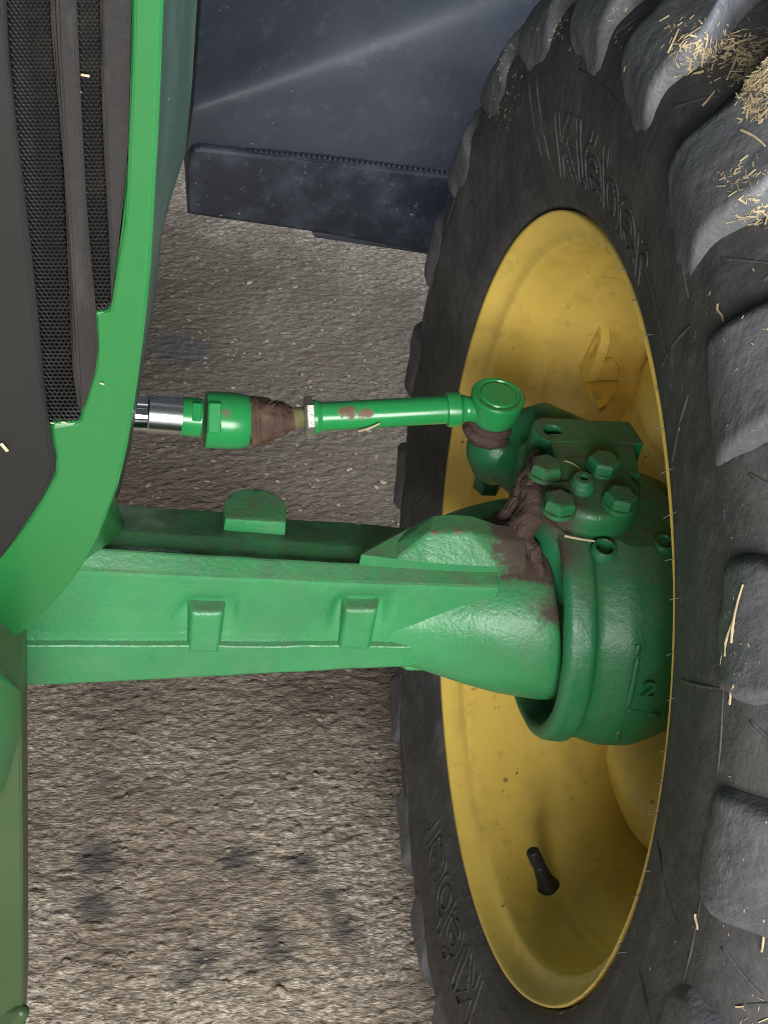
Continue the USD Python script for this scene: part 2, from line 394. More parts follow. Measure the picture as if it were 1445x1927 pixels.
gx = axis_steps(-.72, .38, .0030, 12); gy = axis_steps(-.2, 1.9, .0034, 12)
XX, YY = np.meshgrid(gx, gy, indexing='ij')
near = np.exp(-np.maximum(0, np.maximum(np.abs(XX + .17) - .6, np.abs(YY - .85) - 1.1)) * 3)
P3 = np.stack([XX, YY, 0 * XX], -1)
hgt = (fbm(P3 * [75, 175, 1], 4, 3) - .5) * .0056 + (fbm(P3 * [4, 4, 1], 3, 9) - .5) * .018 + np.maximum(0, noise(P3 * [90, 230, 1], 5) - .62) * .006 - .002
V = np.stack([XX, YY, hgt * near], -1).reshape(-1, 3)
nx, ny = len(gx), len(gy)
ii, jj = np.meshgrid(np.arange(nx - 1), np.arange(ny - 1), indexing='ij'); a = (ii * ny + jj).ravel()
F = np.vstack([np.c_[a, a + ny, a + ny + 1], np.c_[a, a + ny + 1, a + 1]])
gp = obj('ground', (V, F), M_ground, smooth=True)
tag(gp, 'packed brown-grey gravel floor under the axle', kind='structure')


def ground_z(x, y):
    i = np.clip(np.searchsorted(gx, x) - 1, 0, nx - 2); j = np.clip(np.searchsorted(gy, y) - 1, 0, ny - 2)
    return (hgt * near)[i, j]


# loose stones: a point instancer of six rough shapes
gi = UsdGeom.PointInstancer.Define(stage, '/World/gravel')
tag(gi.GetPrim(), 'loose small stones and chips strewn over the gravel floor', 'gravel', kind='stuff')
protos = []
for k in range(6):
    s = trimesh.creation.icosphere(2); v = np.array(s.vertices)
    v *= (.75 + .6 * fbm(v * 1.3 + k * 7, 3, k))[:, None]; v *= [1.35, .8 + .1 * k / 5, .36]
    pp = '/World/gravel/stone_%03d' % k
    usdkit.mesh(stage, pp, trimesh.Trimesh(v, s.faces, process=False), M_stone, smooth=60); protos.append(Sdf.Path(pp))
gi.CreatePrototypesRel().SetTargets(protos)
NG = 1700
px_ = RNG.uniform(-.70, .34, NG); py_ = RNG.uniform(-.16, 1.8, NG)
sz = .0013 * np.exp(RNG.normal(0, .50, NG)) + .0010; sz[RNG.random(NG) < .006] *= 2.0
pz_ = ground_z(px_, py_) + sz * .0
yaw = RNG.normal(0, .55, NG)
gi.CreatePositionsAttr(Vt.Vec3fArray.FromNumpy(np.c_[px_, py_, pz_].astype(np.float32)))
gi.CreateScalesAttr(Vt.Vec3fArray.FromNumpy(np.repeat(sz[:, None], 3, 1).astype(np.float32)))
gi.CreateOrientationsAttr(Vt.QuathArray([Gf.Quath(float(math.cos(t / 2)), float(.12 * math.cos(i)), float(.12 * math.sin(i)), float(math.sin(t / 2))) for i, t in enumerate(yaw)]))
gi.CreateProtoIndicesAttr(Vt.IntArray.FromNumpy(RNG.integers(0, 6, NG).astype(np.int32)))

# ------------------------------------------------------------------ the tractor
T = thing('tractor', 'green tractor seen at its front axle, with a yellow rim and a lugged black tyre', 'tractor')
ZC = .66                                            # height of the wheel's centre


def wheelpt(X, r, th):
    """th: angle from the front (-y) upwards"""
    return np.stack([X + 0 * r, -r * np.cos(th), ZC + r * np.sin(th)], -1)


# ---- wheel
W = group('front_wheel', T)


def lathe_x(prof, n, closed=False, wob=None):
    p = np.array(prof, float); t = np.linspace(0, 2 * np.pi, n, endpoint=False)
    X = np.repeat(p[:, :1], n, 1); R = np.repeat(p[:, 1:2], n, 1); TH = np.repeat(t[None], len(p), 0)
    if wob is not None: X, R = wob(X, R, TH)
    v = wheelpt(X, R, TH).reshape(-1, 3); f = []
    j = np.arange(n); j2 = (j + 1) % n
    for i in range(len(p) if closed else len(p) - 1):
        a, b = i * n, ((i + 1) % len(p)) * n
        f += [np.c_[a + j, b + j2, a + j2], np.c_[a + j, b + j, b + j2]]
    return trimesh.Trimesh(v, np.vstack(f), process=False)


def spline(pts, n):
    from scipy.interpolate import PchipInterpolator
    pts = np.array(pts, float); s = np.r_[0, np.cumsum(np.linalg.norm(np.diff(pts, axis=0), axis=1))]
    q = np.linspace(0, s[-1], n)
    return np.c_[PchipInterpolator(s, pts[:, 0])(q), PchipInterpolator(s, pts[:, 1])(q)]


half = [(.030, .362), (.014, .3755), (.004, .3805), (.000, .3818), (-.0040, .3875), (-.0075, .397), (-.0155, .43), (-.0215, .46), (-.0250, .50), (-.0215, .535), (-.002, .567), (.038, .589), (.080, .604), (.11, .620), (.14, .638), (.20, .640)]
prof = spline(half, 80)
full = np.vstack([prof, np.c_[.40 - prof[::-1, 0], prof[::-1, 1]][1:]])


def carc(X, R, TH):
    q = np.stack([X * 8, R * 14, TH * 3], -1)
    d = (fbm(np.stack([X * 30, R * 30 * np.cos(TH), R * 30 * np.sin(TH)], -1), 3, 4) - .5) * .004 * np.clip((R - .39) / .05, 0, 1)
    ring = .0016 * np.exp(-((R - .405) / .003) ** 2) + .0013 * np.exp(-((R - .395) / .002) ** 2) + .0012 * np.exp(-((R - .452) / .002) ** 2)
    return X - (d + ring) * np.where(X < .2, 1, -1), R + d * .3


tyre_mesh = lathe_x(full, 420, wob=carc)
obj('tyre', tyre_mesh, M_rubber, W, 'black tyre carcass with worn, dusty sidewalls', smooth=True)
NL = 22
PITCH = 2 * math.pi / NL
lugline = spline([(-.0250, .499), (-.0242, .516), (-.0205, .540), (-.002, .567), (.038, .589), (.080, .604), (.11, .620), (.14, .638), (.215, .641)], 36)


def lug(th0, mirror=False, seed=0):
    nu, nv = len(lugline), 23
    s = np.r_[0, np.cumsum(np.linalg.norm(np.diff(lugline, axis=0), axis=1))]
    tn = np.gradient(lugline, axis=0); tn /= np.linalg.norm(tn, axis=1)[:, None]
    nrm = np.c_[-tn[:, 1], tn[:, 0]]                # outwards
    w = np.linspace(-1, 1, nv)
    U, Wd = np.meshgrid(s, w, indexing='ij')
    jr = np.random.default_rng(900 + seed); j1, j2, j3 = jr.uniform(-1, 1, 3)
    ramp = np.clip((U + .002 + .004 * j1 - .010 * (noise(np.stack([Wd * 2.2 + seed * 3.1, U * 0, U * 0 + seed], -1), 5) - .5) - .011 * np.abs(Wd) ** 3 - .012 * np.clip(Wd + .3, 0, 2)) / .012, 0, 1); ramp = ramp * ramp * (3 - 2 * ramp)
    endr = np.clip((s[-1] - U) / .02, 0, 1)
    H = .0065 + .029 * np.clip((U - .018) / .10, 0, 1)
    side = np.clip((1.0 - np.abs(Wd)) / .20, 0, 1); side = 1 - (1 - side) ** 2.6
    h = H * ramp * side * endr - .004
    wid = (.055 - .010 * np.clip(U / .16, 0, 1)) * (1 + .10 * j2) * (1 + .16 * (noise(np.stack([U * 40, np.sign(Wd) * 3 + seed, U * 0], -1), 8) - .5))                       # half width in metres
    skew = .05 * np.clip(U - .01, 0, 1) + 1.05 * np.clip(U - .09, 0, 1)
    X = lugline[:, 0][:, None] + nrm[:, 0][:, None] * h; R = lugline[:, 1][:, None] + nrm[:, 1][:, None] * h
    arc = Wd * wid + skew + .006 * j3
    TH = th0 + arc / .60
    d = (fbm(np.stack([X * 26 + seed, arc * 26, R * 26], -1), 3, seed) - .5) * .006 * ramp
    X = X + nrm[:, 0][:, None] * d; R = R + nrm[:, 1][:, None] * d
    if mirror: X = .40 - X
    v = wheelpt(X, R, TH).reshape(-1, 3)
    i, j = np.meshgrid(np.arange(nu - 1), np.arange(nv - 1), indexing='ij'); a = (i * nv + j).ravel()
    f = np.vstack([np.c_[a, a + nv + 1, a + nv], np.c_[a, a + 1, a + nv + 1]])
    if not mirror: f = f[:, ::-1]
    return trimesh.Trimesh(v, f, process=False)


TH0 = math.radians(39.5) - 0.213
lug_meshes = []
for k in range(NL):
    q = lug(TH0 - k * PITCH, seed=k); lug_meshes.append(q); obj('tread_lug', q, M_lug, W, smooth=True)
for k in range(NL):
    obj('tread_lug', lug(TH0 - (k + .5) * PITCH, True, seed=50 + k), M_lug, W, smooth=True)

# low ribs in the gaps between the lugs
ribs = []
for k in range(NL):
    t0 = TH0 - (k + .5) * PITCH
    for (da, db, r0, r1) in ((-.012, .010, .568, .590), (.010, -.010, .590, .610), (.02, .0, .548, .572)):
        pts = []
        for q in np.linspace(0, 1, 5):
            r = r0 + (r1 - r0) * q; X = np.interp(r, prof[:60, 1], prof[:60, 0])
            pts.append(wheelpt(X - .001, np.array(r), np.array(t0 + (da + (db - da) * q) / .58)))
        ribs.append(tube([p + np.array([.0012, 0, 0]) for p in pts], .0019, 6, .5))
obj('tread_rib', trimesh.util.concatenate(ribs), M_rubber, W, 'small raised ribs in the gaps between the lugs', smooth=True)
tag(W + '/tread_rib', kind='stuff')


# lettering moulded in outline on the sidewall
def text_outline(txt, height, lw):
    g = trimesh.path.polygons.projected(text_mesh(txt, height, .002, bold=True), normal=[0, 0, 1])
    ps = [p.simplify(height * .004) for p in getattr(g, 'geoms', [g])]
    return unary_union([p.boundary.buffer(lw, quad_segs=3) for p in ps]), unary_union(ps)


def on_sidewall(poly, th_mid, r_mid, h, raise_=.0012, sx=1.0):
    """bends flat lettering round the sidewall; tops outwards, reading clockwise as seen from the machine"""
    out = []
    x0, y0, x1, y1 = poly.bounds
    for g in getattr(poly, 'geoms', [poly]):
        e = trimesh.creation.extrude_polygon(g, raise_ + .003, engine='earcut')
        e = e.subdivide_to_size(.008, max_iter=6) if hasattr(e, 'subdivide_to_size') else e
        v = np.array(e.vertices)
        r = r_mid + (v[:, 1] - (y0 + y1) / 2)
        th = th_mid - (v[:, 0] - (x0 + x1) / 2) * sx / r_mid
        X = np.interp(r, prof[:60, 1], prof[:60, 0]) + .003 - v[:, 2]
        out.append(trimesh.Trimesh(wheelpt(X, r, th), e.faces, process=False))
    return trimesh.util.concatenate(out)


word, solid = text_outline('Kléber', .056, .0010)
for dt in (99., 280.):
    obj('lettering', on_sidewall(word, math.radians(dt), .436, .05, sx=1.22), M_rubber, W, 'raised outline lettering on the tyre sidewall', smooth=25)
# radial moulding lines and bars
bars = []
for dg, r0, r1, sk in ((125, .43, .50, .05), (122, .425, .50, .05), (150, .41, .47, .1), (190, .40, .46, .12), (205, .40, .46, .1), (20, .40, .50, -.02), (8, .45, .53, .0), (-14, .45, .53, .0), (-30, .43, .52, .04), (-34, .43, .52, .04), (60, .41, .48, .05), (70, .42, .50, -.04), (38, .43, .52, .02)):
    pts = []
    for q in np.linspace(0, 1, 7):
        r = r0 + (r1 - r0) * q; X = np.interp(r, prof[:60, 1], prof[:60, 0])
        pts.append(wheelpt(X - .0003, np.array(r), np.array(math.radians(dg) + sk * q)))
    bars.append(tube([p + np.array([.0006, 0, 0]) for p in pts], .0013, 6))
for rr, a0, a1 in ((.505, 110, 70), (.437, 112, 66), (.498, 258, 224), (.470, -5, -40), (.476, -5, -40), (.52, 52, 5), (.515, 160, 190)):
    pts = []
    for q in np.linspace(0, 1, 22):
        X = np.interp(rr, prof[:60, 1], prof[:60, 0]); pts.append(wheelpt(X - .0003, np.array(rr), np.array(math.radians(a0 + (a1 - a0) * q))))
    bars.append(tube([p + np.array([.0006, 0, 0]) for p in pts], .0012, 6))
obj('moulding_line', trimesh.util.concatenate(bars), M_rubber, W, 'thin raised moulding lines on the sidewall', smooth=True)
tag(W + '/moulding_line', kind='stuff')
# fine rubber hairs standing off the bead
hairs = []
for k in range(24):
    th = math.radians(-25 + k * 5.0 + random.uniform(-1.6, 1.6)); r = random.choice((.381, .383, .388, .41))
    X = np.interp(r, prof[:60, 1], prof[:60, 0])
    p0 = wheelpt(np.array(X), np.array(r), np.array(th)); L = random.uniform(.004, .010)
    d = np.array([-1, random.uniform(-.35, .25), random.uniform(-.5, .2)])
    hairs.append(tube([p0, p0 + d * L * .5, p0 + d * L + [0, 0, random.uniform(-.002, .001)]], .00042, 5, .5))
obj('rubber_hair', trimesh.util.concatenate(hairs), M_hair, W, 'thin rubber moulding hairs along the bead', smooth=True)
tag(W + '/rubber_hair', kind='stuff')

# ---- rim and disc
rp = spline([(.004, .3795), (-.0015, .3790), (-.0030, .3778), (-.0018, .3764), (.002, .3735), (.008, .3690), (.0145, .3620), (.0185, .3535), (.0205, .3510), (.030, .3500), (.06, .3475), (.072, .3450), (.078, .3400), (.090, .3370), (.115, .324), (.15, .312), (.19, .306), (.24, .306), (.29, .318), (.33, .342), (.37, .346), (.40, .374), (.402, .379)], 130)
rim_mesh = lathe_x(rp, 240, wob=lambda X, R, TH: (X + .0008 * np.sin(TH * 3 + 1), R + (fbm(np.stack([X * 9, np.cos(TH) * 3, np.sin(TH) * 3], -1), 3, 2) - .5) * .003 * (np.abs(X - .03) > .03)))
obj('rim', rim_mesh, M_yellow, W, smooth=True)
# pressed disc with lobes, welded well inside the rim
nd, na = 46, 240
rr_ = np.linspace(.02, .305, nd); ta = np.linspace(0, 2 * np.pi, na, endpoint=False)
Rg, Tg = np.meshgrid(rr_, ta, indexing='ij')
lob = .5 + .5 * np.cos(8 * (Tg - math.radians(-80)))
outer = .296 + .0075 * np.clip(lob * 1.3, 0, 1) ** .8
Rg = .02 + (outer - .02) * (Rg - .02) / .285
q = (Rg - .02) / (outer - .02)
Xg = .205 - .050 * np.clip((q - .25) / .55, 0, 1) ** 2 * (3 - 2 * np.clip((q - .25) / .55, 0, 1)) + .05 * np.clip((q - .86) / .14, 0, 1) ** 2
Xg = Xg - .030 * np.exp(-((q - .62) / .20) ** 2) * np.clip(lob * 1.5, 0, 1)
v = wheelpt(Xg, Rg, Tg).reshape(-1, 3)
i, j = np.meshgrid(np.arange(nd - 1), np.arange(na), indexing='ij'); j2 = (j + 1) % na
a, b, c, d = (i * na + j).ravel(), (i * na + j2).ravel(), ((i + 1) * na + j2).ravel(), ((i + 1) * na + j).ravel()
front = np.vstack([np.c_[a, b, c], np.c_[a, c, d]])
back = v + [.010, 0, 0]
rimE = np.arange(na) + (nd - 1) * na; rE2 = (np.arange(na) + 1) % na + (nd - 1) * na; O = len(v)
disc = trimesh.Trimesh(np.vstack([v, back]), np.vstack([front, front[:, ::-1] + O, np.c_[rimE, rE2, rE2 + O], np.c_[rimE, rE2 + O, rimE + O]]), process=False)
disc.fix_normals()
obj('wheel_disc', disc, M_yellow, W, smooth=40)


def rimpt(X, th, lift=0.):
    r = np.interp(X, rp[:, 0], rp[:, 1]) - lift
    return wheelpt(np.array(X), np.array(r), np.array(th))


# bent bracket welded in the rim, with its square hole
xb = .112
bp_ = [at(a, b, x=xb) for a, b in ((1086, 640), (1096, 618), (1115, 594), (1128, 600), (1131, 640), (1124, 668), (1108, 716), (1096, 720), (1090, 690))]
br = mani(prism(bp_, [.010, 0, 0], .0012))
hq = [at(a, b, x=xb - .01) for a, b in ((1094, 656), (1104, 634), (1108, 648), (1100, 672))]
br = br - mani(prism(hq, [.016, 0, 0]))
B0 = at(1104, 716, x=xb + .002)
sh = [at(a, b, y=B0[1]) for a, b in ((1102, 716), (1122, 688), (1156, 680), (1163, 690), (1165, 716))]
br2 = prism(sh, [0, .008, 0], .001)
fl_ = [at(a, b, z=B0[2]) for a, b in ((1100, 714), (1162, 711), (1167, 722), (1140, 762), (1128, 768), (1112, 740))]
fh = [at(a, b, z=B0[2] + .01) for a, b in ((1116, 718), (1139, 720), (1136, 734), (1128, 739), (1120, 734))]
br3 = tm(mani(prism(fl_, [0, 0, -.007], .001)) - mani(prism(fh, [0, 0, -.03])))
rib_ = m3.Manifold.hull_points(np.array([at(1128, 600, x=xb + .004), at(1140, 612, x=xb + .012), at(1138, 655, x=xb + .014), at(1126, 662, x=xb + .004), at(1160, 640, x=.17), at(1165, 700, x=.17)]))
RB = obj('rim_bracket', br, M_yellow, W, 'bent yellow bracket with a square hole, welded inside the rim', smooth=25)
obj('bracket_shelf', br3, M_yellow, W, smooth=25); obj('bracket_web', br2, M_yellow, W, smooth=25)
# valve
v0 = rimpt(.072, math.radians(-72)); er = np.array([0, math.cos(math.radians(-72)), -math.sin(math.radians(-72))])
er = (CAMPOS - v0) * 0 + np.array([-.52, -.05, 0]) + np.array([0, math.cos(math.radians(-72)), -math.sin(math.radians(-72))])
obj('valve_stem', rod(v0 - er * .004, v0 + er * .052, [(0, .0125), (.12, .0125), (.2, .0108), (.3, .0092), (.42, .0082), (.62, .0070), (.64, .0062), (.68, .0062), (.70, .0075), (.97, .0072), (1, .0055)], 28), M_black, W, 'black rubber valve stem', smooth=30)

# ---- axle housing (cast beam)
xs = np.r_[np.linspace(-.85, -.30, 56), np.linspace(-.295, -.06, 60)]


def sec(x):
    t = np.clip((x + .46) / .36, -.6, 1)
    zb = .613 + .030 * t; zf = .7515 - .012 * t; zc = .7650 - .020 * t; yb = .045 + .0 * t; zr = .742 - .028 * t
    zs = .665 + .004 * t
    out = [(-.045, zb - .001), (-.068, zb), (-.0695, zb + .003), (-.0690, zs - .0012), (-.0680, zs), (-.0640, zs + .0018), (-.0632, zs + .0045), (-.062, zs + .012), (-.0620, zf - .004), (-.0612, zf), (-.0590, zf + .0015),
           (-.047, zc), (-.045, zc + .0006), (-.043, zc - .0012), (-.037, zc - .0055), (-.031, zc - .0075), (-.01, zc - .0085), (yb - .004, zr + .001), (yb, zr - .003), (yb + .012, zr - .045), (yb + .012, .62), (yb, .606 + .02 * t)]
    return np.array(out)


def densify(p, m=.006):
    out = []
    for i in range(len(p)):
        a, b = p[i], p[(i + 1) % len(p)]
        out.append(np.array([a + (b - a) * k / 6 for k in range(6)]))
    return np.vstack(out)


secs = np.array([densify(sec(x)) for x in xs]); k = secs.shape[1]
v = np.concatenate([np.repeat(xs[:, None, None], k, 1), secs], -1)
# raised cast pads on the front face
for (a, b, c, d) in ((358, 415, 1158, 1230), (645, 703, 1152, 1224)):
    p0, p1 = at((a + b) / 2, (c + d) / 2, y=-.07), None
    hw = (b - a) / 1920 / 2; hh = (d - c) / 1920 / 2 / .74
    dx = np.abs(v[..., 0] - p0[0]) - hw; dz = np.abs(v[..., 2] - p0[2]) - hh
    dd = np.maximum(dx, dz); infront = v[..., 1] < -.05
    dent = np.exp(-((dd - .004) / .0065) ** 2) * np.clip((v[..., 2] - p0[2]) / hh + .3, 0, 1)
    v[..., 1] += np.where(infront, -0.000 + .0085 * dent, 0)
v[..., 1:] += ((fbm(v * 22, 3, 5) - .5) * .0025)[..., None] * np.array([1., 1.])
n_ = len(xs); vv = v.reshape(-1, 3); j = np.arange(k); j2 = (j + 1) % k; f = []
for i in range(n_ - 1): f += [np.c_[i * k + j, i * k + j2, (i + 1) * k + j2], np.c_[i * k + j, (i + 1) * k + j2, (i + 1) * k + j]]
beam = trimesh.Trimesh(vv, np.vstack(f), process=False); beam.fix_normals()
A = obj('axle_housing', beam, M_cast, T, 'cast green axle beam with a mud-caked outer end', smooth=35)
for (a, b, c, d) in ((358, 415, 1158, 1230), (645, 703, 1152, 1224)):
    p0 = at((a + b) / 2, (c + d) / 2, y=-.07)
    pad = m3.Manifold.hull_points(np.vstack([np.array([[sx * ((b - a) / 3840 - e), yy, sz * ((d - c) / 3840 / .74 - e)] for sx in (-1, 1) for sz in (-1, 1)]) + [p0[0], 0, p0[2]] for yy, e in ((-.050, -.003), (-.0665, .0005), (-.0690, .0035))]) + np.array([[0, -.0016 if zz < 0 else .0012, 0] for yy in range(3) for sx in (-1, 1) for zz in (-1, 1)]))
    obj('cast_pad', smoothed(pad, .003, 6), M_cast, A, smooth=True)
# upright lug on the rear of the beam
ton = [[-.306, .004], [-.251, .001], [-.249, .022]] + [[-.2775 + .0285 * math.cos(t), .022 + .026 * math.sin(t)] for t in np.linspace(.15, math.pi - .15, 14)] + [[-.306, .024]]
hm = m3.Manifold.hull_points(np.array([[x, y, .7570 - .03 * max(0, y - .012)] for x, y in ton] + [[-.2775 + (x + .2775) * 1.10, y * 1.08 - .002, .715] for x, y in ton]))
obj('upright_lug', smoothed(hm, .0035, 3), M_cast, A, smooth=34)
# bevelled stop block near the knuckle
cols = []
for (fx, fy), (bx, by), (lx, ly) in (((680, 1038), (722, 1018), (680, 1044)), ((745, 1022), (770, 994), (745, 1052)), ((806, 1003), (816, 971), (800, 1058)), ((850, 1001), (855, 969), (850, 1062)), ((886, 1002), (889, 972), (900, 1065)), ((935, 1014), (935, 988), (940, 1066)), ((988, 1020), (990, 993), (990, 1064))):
    f_ = at(fx, fy, y=-.030); l_ = at(lx, ly, y=-.048); b_ = at(bx, by, z=f_[2] + .002)
    cols.append(np.array([f_, b_, l_, [f_[0], f_[1], .70], [b_[0], b_[1], .70], [l_[0], -.04, .70]]))
stop = m3.Manifold()
for c0, c1 in zip(cols[:-1], cols[1:]): stop = stop + m3.Manifold.hull_points(np.vstack([c0, c1]))
obj('stop_block', smoothed(stop, .004, 0), M_cast, A, smooth=28)
# foot along the underside by the bell
foot = m3.Manifold.hull_points(np.array([at(745, 1243, y=-.055), at(925, 1238, y=-.055), at(925, 1250, y=-.06), at(835, 1262, y=-.06), at(765, 1262, y=-.06), at(745, 1250, y=-.03), at(925, 1240, y=0), at(765, 1258, y=0)]))
obj('bottom_flange', smoothed(foot, .004, 3), M_cast, A, smooth=40)
# flared bell end
bell = []
bp = spline([(-.175, .060), (-.14, .066), (-.105, .076), (-.07, .089), (-.035, .0985), (-.010, .1015), (-.003, .1000), (-.001, .0950), (.004, .06), (.005, .0)], 70)
ZB = .662
nb = 120; t = np.linspace(0, 2 * np.pi, nb, endpoint=False)
Xb = np.repeat(bp[:, :1], nb, 1); Rb = np.repeat(bp[:, 1:2], nb, 1); Tb = np.repeat(t[None], len(bp), 0)
ex = 2 / 2.3
zz_ = Rb * np.sign(np.sin(Tb)) * np.abs(np.sin(Tb)) ** ex * np.where(np.sin(Tb) > 0, .90, .77)
yy_ = -Rb * np.sign(np.cos(Tb)) * np.abs(np.cos(Tb)) ** ex * 1.0
vb = np.stack([Xb + .012 * np.clip((Xb + .10) / .1, 0, 1) - .20 * zz_ * np.clip((Xb + .12) / .12, 0, 1), yy_, ZB + zz_], -1)
vb += ((fbm(vb * 18, 3, 8) - .5) * .005)[..., None] * np.array([0, .7, .7])
f = []
j = np.arange(nb); j2 = (j + 1) % nb
for i in range(len(bp) - 1): f += [np.c_[i * nb + j, (i + 1) * nb + j2, i * nb + j2], np.c_[i * nb + j, (i + 1) * nb + j, (i + 1) * nb + j2]]
bl = trimesh.Trimesh(vb.reshape(-1, 3), np.vstack(f), process=False); bl.fix_normals()
obj('bell_end', bl, M_cast, A, smooth=True)

# ---- steering knuckle
kp = [(.055, .0), (.050, .085), (.030, .108), (.006, .1165), (.000, .1185), (-.0015, .122), (.0000, .1285), (.005, .1325), (.020, .1350), (.025, .1345), (.029, .1305), (.036, .1310), (.060, .1385), (.085, .1390), (.115, .130), (.15, .115), (.20, .105), (.235, .105), (.235, 0)]
kb = lathe([(x, r) for x, r in kp], 96)
kb.apply_transform(np.array([[0, 0, 1, 0], [0, 1, 0, 0], [-1, 0, 0, 0], [0, 0, 0, 1.]])); kb.apply_translation([.002, .0, .660])
kb.vertices[:, 0] -= .06 * (kb.vertices[:, 2] - .66)
kb.fix_normals()
K = mani(kb)
# flat top with the kingpin boss
K = K.trim_by_plane([0, 0, -1], -.788)
boss = m3.Manifold.cylinder(.09, .052, .052, 64).translate([.030, .004, .7]) ^ m3.Manifold.cube([2, 2, .787 - .5], True).translate([0, 0, .787 - .1435])
K = K + boss
rear = m3.Manifold.hull_points(np.array([[-.030, .040, .700], [.090, .052, .70], [-.012, .100, .72], [.085, .108, .72], [-.030, .030, .788], [.095, .040, .788], [-.008, .100, .788], [.085, .104, .788], [-.022, .085, .788]]))
K = K + rear
kn = smoothed(K, .0045, 8)
kv = np.array(kn.vertices); kv += kn.vertex_normals * ((fbm(kv * 20, 3, 12) - .5) * .004)[:, None]
# cavity of the knuckle shows black behind the bell: the inside of the lathe profile
Kn = obj('steering_knuckle', trimesh.Trimesh(kv, kn.faces, process=False), M_knuckle, T, 'dark green cast steering knuckle wrapped round the axle end', smooth=45)
# kingpin cap
cap = lathe([(-.01, 0), (-.01, .0455), (.012, .0455), (.0165, .0445), (.019, .0425), (.0205, .039), (.021, 0)], 72)
capc = np.array([.028, .002, .793])
ears = m3.Manifold.hull_points(np.array([[.028 + .050 * math.cos(t) + ox, .06 + .018 * math.sin(t) + oy, z] for t in np.linspace(0, 2 * math.pi, 16) for (ox, oy) in ((-.0, .012), (.0, .03)) for z in (.786, .803)]))
rp2 = m3.Manifold.hull_points(np.array([[.002 + .016 * math.cos(t), .082 + .018 * math.sin(t), z] for t in np.linspace(0, 2 * math.pi, 20) for z in (.785, .8125)] + [[.088, .098, z] for z in (.785, .8125)] + [[.094, .066, z] for z in (.785, .8125)]))
hole = m3.Manifold.cylinder(.02, .0085, .0085, 32).translate([.006, .080, .800])
pc = obj('kingpin_cap', smoothed(mani(place(cap, capc, [0, 0, 1])) + (rp2 - hole) + m3.Manifold.hull_points(np.array([[.0, .03, .786], [.06, .03, .786], [.0, .08, .786], [.07, .09, .786], [.0, .02, .8120], [.078, .02, .8120], [.0, .075, .8120], [.086, .085, .8120], [.085, .07, .786], [.078, .02, .786]])), .0035, 4), M_knuckle, Kn, smooth=38)
zt = .8140
spots = [(1053, 947), (1167, 939), (1027, 880), (1136, 872)]
for i, (bx, by) in enumerate(spots):
    q = at(bx, by, z=zt + .006)
    obj('cap_bolt', place(hexbolt(.0265, .0125, .0165), [q[0], q[1], zt - .0005], [0, 0, 1], .35 + i * .5), M_knuckle, Kn, smooth=24)
q = at(1096, 908, z=zt + .006)
obj('grease_plug', place(lathe([(0, 0), (0, .0125), (.006, .0122), (.008, .0105), (.012, .0098), (.0132, .0085), (.0132, .0042), (.006, .0038), (.006, 0)], 32), [q[0], q[1], zt - .001], [0, 0, 1]), M_knuckle, Kn, smooth=30)
# channel from the plug to the edge
q2 = at(1040, 915, z=zt + .002)
obj('cast_rib', smoothed(m3.Manifold.hull_points(np.array([[q[0], q[1] - .008, zt - .004], [q[0], q[1] + .008, zt - .004], [q2[0], q2[1] - .007, zt - .004], [q2[0], q2[1] + .007, zt - .004], [q[0], q[1] - .005, zt + .004], [q[0], q[1] + .005, zt + .004], [q2[0], q2[1] - .005, zt + .003], [q2[0], q2[1] + .005, zt + .003]])), .003, 4), M_knuckle, Kn, smooth=True)
for (bx, by, r) in ((1138, 1030, .0105), (1250, 1020, .009)):
    q = at(bx, by, z=.790)
    obj('threaded_hole', place(lathe([(-.012, 0), (-.012, r * .74), (.0018, r * .76), (.0028, r * .86), (.0026, r), (.0, r * 1.12), (-.004, r * 1.15)], 36), [q[0], q[1], .7885], [0, -.10, 1]), M_knuckle, Kn, smooth=30)
# cast figure and ribs on the knuckle flank
def on_knuckle(mesh, x, th, r=.1415):
    v = np.array(mesh.vertices); rr = r + v[:, 2]
    thv = th + v[:, 1] / r
    return trimesh.Trimesh(np.c_[x + v[:, 0], -rr * np.cos(thv), .66 + rr * np.sin(thv)], mesh.faces, process=False)


t2 = text_mesh('2', .017, .004, bold=True); t2.apply_translation(-t2.bounds.mean(0) * [1, 1, 0] - [0, 0, .0015])
obj('cast_number', on_knuckle(t2, .078, math.radians(12)), M_knuckle, Kn, 'raised cast number 2', smooth=25)
rib = []
for (x0, a0, x1, a1) in ((.062, 30, .064, 2), (.064, 1, .098, -3), (.066, -14, .074, -24)):
    pts = [(lambda q: [x0 + (x1 - x0) * q, -.1385 * math.cos(math.radians(a0 + (a1 - a0) * q)), .66 + .1385 * math.sin(math.radians(a0 + (a1 - a0) * q))])(q) for q in np.linspace(0, 1, 10)]
    obj('cast_rib', tube(pts, .0032, 8), M_knuckle, Kn, smooth=True)

# ---- steering arm
arm = m3.Manifold()
def sph(p, r): return m3.Manifold.sphere(r, 32).translate(list(map(float, p)))
def hull(*s): return m3.Manifold.batch_hull(list(s))
eye = np.array([-.020, .150, .724])
a1 = hull(sph(eye + [0, 0, .006], .031), sph(eye + [0, 0, -.014], .022)).trim_by_plane([0, 0, -1], -.7505)
a2 = hull(sph(eye + [.006, .0, .0], .024), sph([.030, .085, .758], .026), sph([.02, .07, .735], .026))
a3 = hull(sph([.018, .142, .776], .018), sph([.055, .112, .778], .018), sph([.03, .08, .765], .02), sph([-.0, .150, .757], .02))
obj('steering_arm', smoothed(a1 + a2 + a3, .004, 8), M_knuckle, T, smooth=True)
obj('castle_nut', place(hexbolt(.026, .016), eye + [0, 0, -.032], [0, 0, -1]), M_knuckle, T + '/steering_arm', smooth=24)

